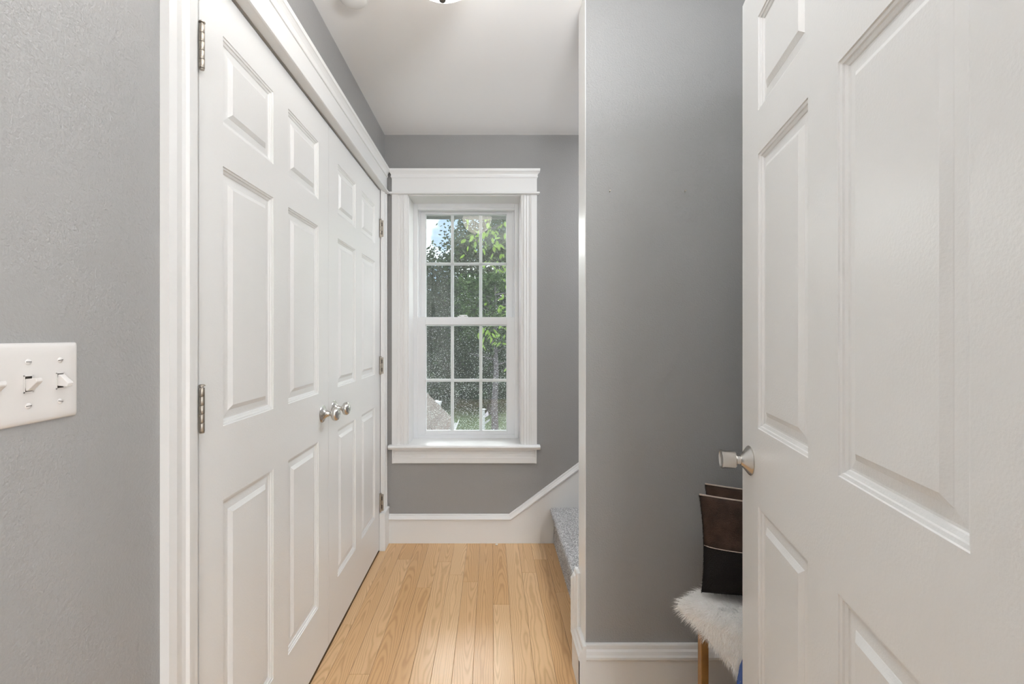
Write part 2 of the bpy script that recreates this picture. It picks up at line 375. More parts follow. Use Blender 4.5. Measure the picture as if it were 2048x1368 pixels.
# ------------------------------------------------------------------ closet casing and header
# casing profile: (across from the outer edge, out of the wall)
CAS = [(0, 0), (0, .018), (.020, .019), (.023, .0155), (.026, .0155), (.030, .0125), (.046, .0115), (.056, .0125), (.062, .0165), (.068, .0165), (.071, .0125), (.078, .0125), (.080, .0105), (.083, .0105), (.085, .008), (.098, .008), (.100, 0)]
jt = NB(); prism(jt, CAS, lambda p, q, t: (WX + q, .878 + p, t), 0, 2.082)
struct(obj('trim_1', jt, 'white_trim'), 'white ribbed door casing between the light switch and closet', 'trim')
b = NB(); prism(b, [(p, q) for p, q in CAS], lambda p, q, t: (WX + q, 2.720 - p * .9, t), .217, 2.082)
struct(obj('trim_2', b, 'white_trim'), 'white closet casing in the corner beside the window wall', 'trim')
b = NB(); box(b, WX - .004, WX + .029, 2.612, 2.722, 0, .212); sweep(b, [(2.610, .219), (2.7235, .219)], [(0, 0), (0, .029), (-.008, .032), (-.012, .029), (-.012, 0)], lambda s, z, o: (WX + o, s, z))
struct(obj('trim_3', b, 'white_trim', bevel=.002), 'white plinth block under the closet casing in the corner', 'trim')
# jamb
b = NB(); box(b, WX - .12, WX - .004, .975, .9985, 0, 2.082); box(b, WX - .12, WX - .005, 2.618, 2.640, 0, 2.082)
box(b, WX - .12, WX - .003, .975, 2.640, 2.082, 2.10)
box(b, WX - .10, WX - .046, .9985, 1.012, 0, 2.08); box(b, WX - .10, WX - .046, 2.604, 2.618, 0, 2.08); box(b, WX - .10, WX - .046, 1.0, 2.618, 2.066, 2.082)
struct(obj('trim_4', b, 'white_trim', bevel=.001), 'white jamb and stop lining the closet opening', 'trim')

def header_profile(w0, w1, zt=2.227):
    """frieze board with a bead below and a cove crown above: (z, out)"""
    return [(2.079, 0), (2.079, .030), (2.081, .034), (2.086, .035), (2.090, .033), (2.092, .020), (2.094, .019), (2.176, .019), (2.177, .023), (2.181, .0245), (2.186, .0245), (2.190, .0225), (2.198, .024), (2.206, .029), (2.211, .033), (2.213, .036), (2.219, .037), (zt, .037), (zt, 0)]
b = NB(); prism(b, header_profile(0, 0), lambda p, q, t: (WX + q, t, p), .862, 2.706)
struct(obj('trim_5', b, 'white_trim'), 'long white header with crown moulding over the closet doors', 'trim')

# ------------------------------------------------------------------ six panel doors
PP = [(0, 0), (.0012, .0022), (.0060, .0032), (.0072, .0058), (.0128, .0078), (.0142, .0098), (.0175, .0100), (.0330, .0080), (.0340, .0072), (.0445, .0016)]
def door_mesh(W, z0, z1, T, us, zs, mapf):
    """us = (u0,u1,u2,u3) panel edges across, zs = three (zlow, zhigh); mapf(u, depth, z)"""
    bm = NB(); U = [0] + list(us) + [W]; Z = [z0] + [v for p in zs for v in p] + [z1]
    vg = {}
    def V(u, d, z):
        k = (round(u, 5), round(d, 5), round(z, 5))
        if k not in vg: vg[k] = bm.verts.new(mapf(u, d, z))
        return vg[k]
    for i in range(5):
        for j in range(7):
            ua, ub, za, zb = U[i], U[i + 1], Z[j], Z[j + 1]
            if i in (1, 3) and j in (1, 3, 5):
                prev = [V(ua, 0, za), V(ub, 0, za), V(ub, 0, zb), V(ua, 0, zb)]
                for ins, dep in PP[1:]:
                    cur = [V(ua + ins, dep, za + ins), V(ub - ins, dep, za + ins), V(ub - ins, dep, zb - ins), V(ua + ins, dep, zb - ins)]
                    for k in range(4): bm.faces.new([prev[k], prev[(k + 1) % 4], cur[(k + 1) % 4], cur[k]])
                    prev = cur
                bm.faces.new(prev)
            else:
                bm.faces.new([V(ua, 0, za), V(ub, 0, za), V(ub, 0, zb), V(ua, 0, zb)])
    # edges and back
    ring = [(u, z0) for u in U] + [(W, z) for z in Z[1:]] + [(u, z1) for u in U[::-1][1:]] + [(0, z) for z in Z[::-1][1:-1]]
    n = len(ring); fr = [V(u, 0, z) for u, z in ring]; bk = [V(u, T, z) for u, z in ring]
    for i in range(n): bm.faces.new([fr[i], fr[(i + 1) % n], bk[(i + 1) % n], bk[i]])
    bm.faces.new(bk[::-1])
    return bm
ZS = [(.226, .845), (1.023, 1.648), (1.747, 1.961)]
DX = -.645
def hinge(parent, x, y, z, nx, leaf=None):
    b = NB(); r = .0056
    for i in range(5):
        lathe(b, [(r * .7, -.0485 + i * .0194), (r * .95, -.0484 + i * .0194), (r, -.0479 + i * .0194), (r, -.0301 + i * .0194), (r * .95, -.0297 + i * .0194), (r * .7, -.0296 + i * .0194)], (x, y, z), (0, 0, 1), 14)
    lathe(b, [(.0035, .0485), (.0035, .0505), (.0068, .0515), (.0068, .0535), (.004, .0555)], (x, y, z), (0, 0, 1), 14)
    lathe(b, [(.0048, -.052), (.0052, -.050), (.0035, -.0485)], (x, y, z), (0, 0, 1), 14)
    h = obj('hinge', b, 'hinge_metal', parent)
    autosm(h)
    return h
def closet_knob(parent, y, z):
    b = NB(); o = (DX, y, z)
    lathe(b, [(.033, 0), (.0335, .0015), (.031, .004), (.024, .007), (.017, .0115), (.0125, .018), (.0105, .0235)], o, (1, 0, 0), 32)
    r = obj('rosette', b, 'nickel', parent, smooth=True); autosm(r, 50)
    b = NB(); lathe(b, [(.0095, .022), (.0095, .026), (.0078, .027), (.0078, .031), (.0095, .032), (.0095, .036), (.0185, .038), (.0235, .041), (.0262, .046), (.0268, .051), (.0255, .056), (.022, .0605), (.0150, .0635), (.007, .065), (0, .0653)], o, (1, 0, 0), 32)
    k = obj('knob', b, 'nickel', parent, smooth=True); autosm(k, 60)
d1y0, dm, d2y1 = 1.0040, 1.8005, 2.6130
g1 = empty('door_1', (DX, d1y0, 0)); g1.matrix_world
struct(g1, 'near six-panel white closet door with two visible dark hinges', 'door')
o = obj('door_leaf', door_mesh(dm - .0015 - d1y0, .012, 2.072, .035, [v - d1y0 for v in (1.093, 1.346, 1.444, 1.6965)], ZS, lambda u, d, z: (DX - d, d1y0 + u, z)), 'door_paint')
g2 = struct(empty('door_2', (DX, dm, 0)), 'far six-panel white closet door next to the window wall', 'door')
o2 = obj('door_leaf', door_mesh(d2y1 - dm - .0015, .012, 2.072, .035, [v - dm for v in (1.908, 2.160, 2.258, 2.519)], ZS, lambda u, d, z: (DX - d, dm + .0015 + u, z)), 'door_paint')
def adopt(par):
    bpy.context.view_layer.update()
    inv = Matrix.Translation(par.location) @ Matrix.Rotation(par.rotation_euler.z, 4, 'Z'); inv.invert()
    return inv
def under(par, o):
    """keep world position while parenting"""
    o.parent = par; o.matrix_parent_inverse = adopt(par)
    return o
under(g1, o); under(g2, o2)
for z in (1.8775, 1.078, .28): under(g1, hinge(None, -.6372, 1.0012, z, 1))
for z in (1.855, 1.066, .277):
    under(g2, hinge(None, -.6385, 2.6155, z, 1))
    b = NB(); box(b, -.6400, -.6225, 2.6205, 2.6232, z - .047, z + .047)
    h = under(g2, obj('hinge_leaf', b, 'hinge_metal'))
    b = NB()
    for dz in (-.024, .024): box(b, -.6345, -.628, 2.6195, 2.6206, z + dz - .011, z + dz + .011)
    under(g2, obj('hinge_screw', b, 'dark_metal'))
for g, y in ((g1, 1.7365), (g2, 1.863)):
    n0 = set(bpy.data.objects); closet_knob(None, y, .941)
    for q in set(bpy.data.objects) - n0: under(g, q)
for g, y, w_ in ((g1, 1.735, .05), (g2, 1.865, .05)):
    b = NB(); box(b, DX - .026, DX - .0015, y - w_ / 2, y + w_ / 2, 2.071, 2.0765); lathe(b, [(.006, 0), (.005, .004), (0, .006)], (DX - .012, y, 2.0755), (0, 0, 1), 12)
    under(g, obj('ball_catch', b, 'dark_metal'))

# open door on the right
X0, TS = .36, .2385; ang = math.atan(TS); dvec = Vector((math.sin(ang), math.cos(ang), 0)); nvec = Vector((-math.cos(ang), math.sin(ang), 0))
FE = Vector((X0 + TS * 1.1495, 1.1495, 0))
g3 = struct(empty('door_3', (FE.x, FE.y, 0)), 'large open six-panel white door filling the right side', 'door')
o = obj('door_leaf', door_mesh(.835, .012, 2.072, .035, (.116, .372, .474, .727), [(a + .006, b_ + .006) for a, b_ in ZS], lambda u, d, z: tuple(FE - dvec * u - nvec * d + Vector((0, 0, z)))), 'door_paint')
under(g3, o)
kp = FE - dvec * .060 + Vector((0, 0, .941))
b = NB(); lathe(b, [(.0345, 0), (.0350, .002), (.0335, .0038), (.0325, .0045), (.022, .0125), (.0150, .0185), (.0130, .0215), (.0105, .0215)], kp, nvec, 40)
under(g3, autosm(obj('rosette', b, 'nickel', smooth=True), 30))
b = NB(); lathe(b, [(.0105, .0205), (.0105, .0315), (.0175, .0318), (.0200, .0345), (.0205, .037), (.0212, .059), (.0222, .062), (.0222, .064), (.0210, .0645), (.017, .0625), (.010, .0610), (0, .0606)], kp, nvec, 40)
under(g3, autosm(obj('knob', b, 'nickel', smooth=True), 30))
b = NB()
lathe(b, [(.0345, 0), (.0345, .003), (.015, .018), (.0105, .03), (.020, .034), (.0215, .060), (0, .062)], kp - nvec * .035, -nvec, 32)
under(g3, autosm(obj('back_knob', b, 'nickel', smooth=True), 30))
for z in (1.86, 1.07, .28):
    q = FE - dvec * .839 + nvec * .002
    under(g3, hinge(None, q.x, q.y, z, 1))

# ------------------------------------------------------------------ window
win = struct(empty('window_1', (-.16, YB, WO[2])), 'white double-hung sash window with twelve small panes', 'window')
WC = [(0, 0), (0, .018), (.034, .018), (.0355, .015), (.044, .015), (.0455, .0125), (.0525, .0125), (.054, .015), (.060, .015), (.0615, .0125), (.0685, .0125), (.070, .015), (.077, .015), (.079, .0115), (.091, .0105), (.093, 0)]
def wpart(name, bm, m, bevel=0): return under(win, obj(name, bm, m, bevel=bevel))
b = NB(); prism(b, WC, lambda p, q, t: (-.593 + p, YB - q, t), .588, 2.0805); wpart('casing', b, 'white_trim')
b = NB(); prism(b, WC, lambda p, q, t: (.270 - p, YB - q, t), .588, 2.0805); wpart('casing', b, 'white_trim')
# header with returned crown ends
hb = NB(); HP = header_profile(0, 0); rings = []
for end in (0, 1):
    ring = []
    for z, o_ in HP:
        ex = max(0, o_ - .019)
        x = (-.593 - ex) if end == 0 else (.270 + ex)
        ring.append(hb.verts.new((x, YB - o_, z)))
    rings.append(ring)
ends = []
for end in (0, 1):
    ends.append([hb.verts.new(((-.593 - max(0, o_ - .019)) if end == 0 else (.270 + max(0, o_ - .019)), YB, z)) for z, o_ in HP])
n = len(HP)
for i in range(n - 1):
    hb.faces.new([rings[0][i], rings[0][i + 1], rings[1][i + 1], rings[1][i]])
    hb.faces.new([ends[0][i], ends[0][i + 1], rings[0][i + 1], rings[0][i]]); hb.faces.new([ends[1][i], ends[1][i + 1], rings[1][i + 1], rings[1][i]])
bmesh.ops.remove_doubles(hb, verts=hb.verts, dist=1e-6)
wpart('header', hb, 'white_trim')
# stool and apron
b = NB()
prism(b, [(-.036, .0055), (-.041, .010), (-.043, .0145), (-.041, .0205), (-.036, .025), (0, .025), (0, 0), (-.034, 0)], lambda p, q, t: (t, YB + p, .563 + q), -.612, .289)
box(b, WO[0], WO[1], YB, 2.905, .563, .588)
wpart('stool', b, 'white_trim', .0015)
b = NB(); AP = [(0, 0), (0, .010), (.012, .010), (.016, .0125), (.030, .0125), (.034, .0155), (.048, .016), (.052, .018), (.080, .018), (.084, .0175), (.085, 0)]
prism(b, [(p, q) for p, q in AP], lambda p, q, t: (t, YB - q, .563 - p), -.590, .267)
prism(b, [(0, 0), (0, .019), (.006, .019), (.012, .014), (.014, .0185), (.016, 0)], lambda p, q, t: (.2685 - p, YB - q, t), .478, .563)
prism(b, [(0, 0), (0, .019), (.006, .019), (.012, .014), (.014, .0185), (.016, 0)], lambda p, q, t: (-.5915 + p, YB - q, t), .478, .563)
wpart('apron', b, 'white_trim')
# jamb extension
b = NB(); box(b, WO[0], WO[0] + .006, YB - .002, 2.905, WO[2], WO[3]); box(b, WO[1] - .006, WO[1], YB - .002, 2.905, WO[2], WO[3]); box(b, WO[0], WO[1], YB - .002, 2.905, WO[3] - .006, WO[3])
wpart('jamb', b, 'white_trim', .001)
# vinyl frame
F0, F1 = WO[0] + .004, WO[1] - .004
b = NB(); box(b, F0, -.467, 2.885, 2.985, .57, 2.078); box(b, .146, F1, 2.885, 2.985, .57, 2.078)
box(b, -.467, .146, 2.885, 2.985, 2.047, 2.078); box(b, -.467, .146, 2.889, 2.93, 2.036, 2.049)
box(b, -.467, .146, 2.885, 2.985, .57, .611)
box(b, -.467, -.457, 2.925, 2.94, .611, 2.047); box(b, .136, .146, 2.925, 2.94, .611, 2.047)
wpart('frame', b, 'vinyl', .002)
def sash(name, x0, x1, z0, z1, gx0, gx1, gz0, gz1, ya, yb, muntz, muntx):
    b = NB(); box(b, x0, gx0, ya, yb, z0, z1); box(b, gx1, x1, ya, yb, z0, z1); box(b, gx0, gx1, ya, yb, z0, gz0); box(b, gx0, gx1, ya, yb, gz1, z1)
    # glazing bead
    for q in ((gx0, gx0 + .004, gz0, gz1), (gx1 - .004, gx1, gz0, gz1), (gx0, gx1, gz0, gz0 + .004), (gx0, gx1, gz1 - .004, gz1)):
        box(b, q[0], q[1], ya + .006, yb - .006, q[2], q[3])
    s = wpart(name, b, 'vinyl', .0015); ym = (ya + yb) / 2
    b = NB(); hw = .0100
    for x in muntx: box(b, x - hw, x + hw, ym - .003, ym + .003, gz0, gz1)
    box(b, gx0, gx1, ym - .0034, ym + .0034, muntz - .0095, muntz + .0095)
    mo = obj('muntin', b, 'vinyl', bevel=.002); mo.parent = s
    mo.matrix_parent_inverse = Matrix.Translation((0, 0, 0))
    mo.matrix_parent_inverse = (Matrix.Translation(win.location)).inverted() if False else Matrix.Identity(4)
    b = NB()
    for y in (ym - .007, ym + .007):
        v = [b.verts.new(p) for p in ((gx0, y, gz0), (gx1, y, gz0), (gx1, y, gz1), (gx0, y, gz1))]; b.faces.new(v)
    return s, b
sU, gU = sash('upper_sash', -.457, .136, 1.30, 2.050, -.4257, .0985, 1.352, 2.021, 2.938, 2.962, 1.702, (-.2535, -.0700))
sL, gL = sash('lower_sash', -.4685, .1466, .611, 1.3555, -.419, .0985, .631, 1.308, 2.890, 2.918, .953, (-.2500, -.0685))
for s, gb in ((sU, gU), (sL, gL)):
    q = obj('glass', gb, 'glass'); q.parent = s
# sash lock on the meeting rail
b = NB(); box(b, -.215, -.150, 2.893, 2.915, 1.3555, 1.361); lathe(b, [(.010, 0), (.010, .006), (.006, .009)], (-.185, 2.903, 1.361), (0, 0, 1), 16); box(b, -.205, -.155, 2.897, 2.904, 1.364, 1.370)
wpart('sash_lock', b, 'vinyl', .001)
# insect screen in its thin frame
b = NB(); v = [b.verts.new(p) for p in ((-.46, 2.975, .60), (.14, 2.975, .60), (.14, 2.975, 2.05), (-.46, 2.975, 2.05))]; b.faces.new(v)
under(win, obj('insect_screen', b, 'screen'))
b = NB(); box(b, -.470, -.452, 2.97, 2.98, .60, 2.05); box(b, .131, .149, 2.97, 2.98, .60, 2.05); box(b, -.47, .149, 2.97, 2.98, 2.036, 2.052); box(b, -.47, .149, 2.97, 2.98, .596, .612)
wpart('screen_frame', b, 'vinyl')

# ------------------------------------------------------------------ carpeted staircase
st = empty('staircase', (.37, 2.2, 0), 'grey carpeted stairs rising to the right beside the window wall', 'stairs')
rz_, tr_ = .192, .254
for i in range(6):
    xa = .372 + i * tr_; z = .212 + i * rz_
    if xa > 1.9: break
    b = NB(); pr = [(xa, max(0, z - rz_ - .03)), (xa + .002, z - .042), (xa - .010, z - .034), (xa - .020, z - .024), (xa - .024, z - .013), (xa - .020, z - .004), (xa - .010, z), (min(2, xa + tr_ + .01), z), (min(2, xa + tr_ + .01), max(0, z - rz_ - .03))]
    prism(b, pr, lambda p, q, t: (p, t, q), 1.695, YB - .014)
    s_ = obj('step', b, 'carpet', smooth=False); under(st, s_)
# pile tufts on the first step
random.seed(3); vs, fs = [], []
def tuft(p, nrm):
    t1 = nrm.orthogonal().normalized(); t1.rotate(Matrix.Rotation(random.random() * 6.28, 3, nrm)); l = random.uniform(.004, .008)
    d = (nrm + Vector((random.uniform(-.5, .5), random.uniform(-.5, .5), random.uniform(-.3, .3)))).normalized()
    k = len(vs); vs.extend([p - t1 * .0014, p + t1 * .0014, p + d * l]); fs.append((k, k + 1, k + 2))
for i in range(15000):
    y = random.uniform(1.70, YB - .016); s = random.random()
    if s < .62: tuft(Vector((random.uniform(.362, .60), y, .2115)), Vector((0, 0, 1)))
    elif s < .8:
        a = random.uniform(-1.9, 1.3); tuft(Vector((.366 - .016 * math.cos(a), y, .197 + .014 * math.sin(a))), Vector((-math.cos(a), 0, math.sin(a))))
    else: tuft(Vector((.3725, y, random.uniform(.002, .175))), Vector((-1, 0, 0)))
me = bpy.data.meshes.new('carpet_pile'); me.from_pydata(vs, [], fs)
q = link('carpet_pile', me, 'carpet_pile'); q['kind'] = 'stuff'; under(st, q)

# ------------------------------------------------------------------ things on walls and ceiling
sw = empty('light_switch', (WX, .62, 1.175), 'glossy white three-gang toggle switch plate on the grey wall', 'light switch')
y0, y1, z0, z1 = .538, .700, 1.119, 1.231
b = NB()
R = []
for ins, out, rr in ((0, 0, .004), (0, .0018, .004), (.0022, .0040, .004), (.006, .0054, .004), (.018, .0058, .004)):
    ring = []
    for cy, cz, a0 in ((y1 - rr, z1 - rr, 0), (y0 + rr, z1 - rr, 90), (y0 + rr, z0 + rr, 180), (y1 - rr, z0 + rr, 270)):
        for k in range(4):
            a = math.radians(a0 + 30 * k); py, pz = cy + rr * math.cos(a), cz + rr * math.sin(a)
            py = (py - .619) * (1 - ins / .081) + .619; pz = (pz - 1.175) * (1 - ins / .056) + 1.175
            ring.append(b.verts.new((WX + out, py, pz)))
    R.append(ring)
for A, B in zip(R, R[1:]):
    for i in range(16): b.faces.new([A[i], A[(i + 1) % 16], B[(i + 1) % 16], B[i]])
b.faces.new(R[-1]); b.faces.new(R[0][::-1])
under(sw, autosm(obj('cover_plate', b, 'plate_white'), 50))
px = WX + .0058
for yc, up in ((.6686, -1), (.6226, 1), (.5766, 1)):
    b = NB()
    for q in ((yc - .0062, yc - .0050, 1.163, 1.187), (yc + .0050, yc + .0062, 1.163, 1.187), (yc - .0062, yc + .0062, 1.163, 1.1645), (yc - .0062, yc + .0062, 1.1855, 1.187)):
        box(b, px - .001, px + .0012, q[0], q[1], q[2], q[3])
    t_ = under(sw, obj('switch_surround', b, 'toggle'))
    b = NB(); box(b, px - .0005, px + .0003, yc - .005, yc + .005, 1.1645, 1.1855); under(sw, obj('switch_slot', b, 'dark_metal'))
    b = NB(); a = math.radians(26 * up); c0 = Vector((px, yc, 1.175 - .002 * up))
    pts = [(0, -.0085), (.003, -.0088), (.0165, -.0036), (.0175, -.002), (.0175, .002), (.0165, .0036), (.003, .0088), (0, .0085)]
    def fn(p, q, t, a=a, c0=c0):
        return (c0.x + p * math.cos(a) - q * math.sin(a) * .4, c0.y + t, c0.z + p * math.sin(a) + q * math.cos(a) * (1 - .0 * p))
    prism(b, pts, fn, -.0046, .0046)
    under(sw, obj('toggle', b, 'toggle', bevel=.0008))
    for zc in (1.2052, 1.1448):
        b = NB(); lathe(b, [(.0040, 0), (.0038, .0008), (.0025, .0014), (0, .0016)], (px, yc, zc), (1, 0, 0), 16)
        s_ = under(sw, autosm(obj('screw', b, 'toggle'), 60))
        a = random.uniform(-.25, .25); b = NB(); box(b, -.0002, .0018, -.0036, .0036, -.0004, .0004, Matrix.Translation((px, yc, zc)) @ Matrix.Rotation(a, 4, 'X'))
        q = obj('slot', b, 'dark_metal'); q.parent = s_

sd = empty('smoke_detector', (-.487, 1.60, CH), 'round white smoke detector on the ceiling over the closet', 'smoke detector')
b = NB(); lathe(b, [(.052, 0), (.052, .010), (.050, .012)], (-.487, 1.60, CH), (0, 0, -1), 48); under(sd, autosm(obj('mounting_ring', b, 'detector'), 40))
b = NB(); lathe(b, [(.046, .009), (.048, .011), (.048, .017), (.045, .021), (.037, .023), (.012, .024), (0, .024)], (-.487, 1.60, CH), (0, 0, -1), 48); under(sd, autosm(obj('cover', b, 'detector'), 50))

cl = empty('ceiling_light', (-.145, 1.345, CH), 'warm glass dome ceiling light with a dark metal finial', 'ceiling light')
LO = (-.145, 1.345, CH)
b = NB(); lathe(b, [(.150, 0), (.155, .008), (.152, .022), (.146, .026)], LO, (0, 0, -1), 48); under(cl, autosm(obj('base', b, 'nickel'), 40))
b = NB(); lathe(b, [(.146 * math.cos(t) if t < 1.57 else 0, .026 + .160 * math.sin(t)) for t in [i * 1.5707 / 14 for i in range(15)]], LO, (0, 0, -1), 48); under(cl, autosm(obj('glass_dome', b, 'lamp_glass'), 50))
b = NB(); lathe(b, [(.016, .1845), (.016, .1885), (.008, .192), (.0115, .201), (.009, .211), (0, .216)], LO, (0, 0, -1), 24); under(cl, autosm(obj('finial', b, 'dark_metal'), 50))

for x, lab in ((.411, 'small nail in the grey wall nearer the white wall end'), (.672, 'small nail in the grey wall nearer the open door')):
    b = NB(); lathe(b, [(.0012, -.008), (.0012, .008), (.0032, .0082), (.0032, .0094), (0, .0098)], (x, 1.584, 1.740), (0, -1, .35), 12)
    tag(obj('nail', b, 'hinge_metal'), lab, 'nail', 'nails in the darker grey wall')
b = NB(); bmesh.ops.create_icosphere(b, subdivisions=2, radius=.007)
for v in b.verts: v.co = Vector((v.co.x * 1.2, v.co.y * .8, v.co.z * .6)) * (1 + .5 * noise.noise(v.co * 300))
tag(obj('paint_chip', b, 'chip', loc=(.030, 2.690, .0040)), 'tiny white paint chip on the floor below the window', 'chip')

# ------------------------------------------------------------------ bench, sheepskin, cushions, bag
A = Vector((.600, 1.335, 0)); e1 = Vector((.6, -.8, 0)); e2 = Vector((.8, .6, 0)); UP = Vector((0, 0, 1))
BL, BD = .50, .30
bench = empty('bench', tuple(A + e1 * BL / 2 + e2 * BD / 2), 'low wooden bench with square honey brown legs under sheepskin', 'bench')
def loc_pt(a, bb, z): return tuple(A + e1 * a + e2 * bb + UP * z)
def lbox(bm, a0, a1, b0, b1, z0, z1):
    v = [bm.verts.new(loc_pt(a, q, z)) for a in (a0, a1) for q in (b0, b1) for z in (z0, z1)]
    for f in ((0, 1, 3, 2), (4, 6, 7, 5), (0, 4, 5, 1), (2, 3, 7, 6), (0, 2, 6, 4), (1, 5, 7, 3)): bm.faces.new([v[i] for i in f])
b = NB(); lbox(b, -.004, BL, -.004, BD, .425, .447); under(bench, obj('seat', b, 'seat_wood', bevel=.004))
# legs stand square to the camera side of the corner as in the photograph
for (a, q) in ((.008, .008), (.008, BD - .012), (BL - .012, .008), (BL - .012, BD - .012)):
    c0 = A + e1 * a + e2 * q; b = NB(); box(b, c0.x - .001, c0.x + .021, c0.y - .010, c0.y + .014, 0, .428)
    under(bench, obj('leg', b, 'oak_leg', bevel=.002))
b = NB(); lbox(b, .02, BL - .02, .012, .030, .375, .426); lbox(b, .02, BL - .02, BD - .03, BD - .012, .375, .426); under(bench, obj('apron', b, 'seat_wood', bevel=.002))

# sheepskin: a hide draped over the seat corner, plus its wool
def hang(a):
    pts = [(-.06, .045), (0, .068), (.05, .095), (.10, .115), (.16, .165), (.22, .175), (.30, .13), (.46, .09)]
    for (p, q), (p2, q2) in zip(pts, pts[1:]):
        if a <= p2: return q + (q2 - q) * max(0, (a - p)) / (p2 - p)
    return pts[-1][1]
def amin(s):          # left outline over the top of the seat, s = distance behind the front edge
    if s < 0: return -.026 + min(.10, -s * .30)
    return -.026 + .6 * s * s / .28 + .02 * math.sin(s * 20)
def skin_pos(a, s):
    """s>0 on the seat, s<0 hanging over the front edge"""
    z = .459 + .022 * math.exp(-((s - .12) / .12) ** 2); q = s
    if s < .0:
        t = -s; r = .028
        if t < r * 1.57: an = t / r; q = -r * math.sin(an); z = z - r * (1 - math.cos(an))
        else: q = -r; z = z - r - (t - r * 1.57)
    if a < .0: z -= .45 * (-a)
    return A + e1 * a + e2 * q + UP * z
NA, NS = 46, 34; b = NB(); grid = []
for j in range(NS + 1):
    row = []
    for i in range(NA + 1):
        u = i / NA; a_end = .46; tj = j / NS
        s = .27 - tj * .27 if tj <= .55 else None
        if tj <= .5: s = .27 * (1 - tj / .5); a = amin(s) + (a_end - amin(s)) * u
        else:
            a_ = amin(0) + (a_end - amin(0)) * u; t = (tj - .5) / .5; s = -hang(a_) * t; a = a_ + (.03 * t * t - .02 * math.sin(math.pi * t)) * (1 - u) ** 3
        row.append(b.verts.new(skin_pos(a, s)))
    grid.append(row)
for j in range(NS):
    for i in range(NA): b.faces.new([grid[j][i], grid[j][i + 1], grid[j + 1][i + 1], grid[j + 1][i]])
sk = empty('sheepskin', tuple(A + UP * .455), 'fluffy white sheepskin draped over the bench corner', 'sheepskin')
hide = under(sk, obj('hide', b, 'fur_base', smooth=True))
md = hide.modifiers.new('solid', 'SOLIDIFY'); md.thickness = .007; md.offset = 1
me = hide.data; vs, fs = [], []
random.seed(11)
polys = [(p.center.copy(), p.normal.copy(), p.area, [me.vertices[v].co.copy() for v in p.vertices]) for p in me.polygons]
tot = sum(p[2] for p in polys); inside = A + e1 * .2 + e2 * .14 + UP * .30
NF = 26000
for c, nrm, ar, vv in polys:
    if (c - inside).dot(nrm) < 0: nrm = -nrm
    k = NF * ar / tot; k = int(k) + (random.random() < k - int(k))
    for _ in range(k):
        u, t = random.random(), random.random(); p = vv[0].lerp(vv[1], u).lerp(vv[3].lerp(vv[2], u), t)
        la = (p - A).dot(e1); lb = (p - A).dot(e2)
        flow = Vector((0, 0, -.9)) if p.z < .44 else (-e2 * max(0, .9 - lb * 5))
        if la < .06: flow = flow - e1 * (.8 - la * 10) * (1.0 if la > -.1 else 1)
        flow += Vector((0, 0, -.25)) + e1 * .15 * math.sin(lb * 40 + la * 25)
        cl_ = noise.noise_vector(p * 38) * .38
        d = (nrm * .62 + flow * .6 + cl_ + Vector((random.gauss(0, .16), random.gauss(0, .16), random.gauss(0, .16)))).normalized()
        ln = random.uniform(.018, .034); wd = .00055; sd_ = d.cross(nrm + Vector((.01, .02, .03))).normalized() * wd
        sd_.rotate(Matrix.Rotation(random.uniform(-1.2, 1.2), 3, d))
        m1 = p + d * ln * .5; d2 = (d + flow * .35 + Vector((0, 0, -.25))).normalized(); m2 = m1 + d2 * ln * .5
        q = len(vs); vs.extend([p - sd_, p + sd_, m1 + sd_ * .8, m1 - sd_ * .8, m2]); fs.append((q, q + 1, q + 2, q + 3)); fs.append((q + 3, q + 2, q + 4))
me2 = bpy.data.meshes.new('wool'); me2.from_pydata(vs, [], fs); q = link('wool', me2, 'fur'); q['kind'] = 'stuff'; under(sk, q)

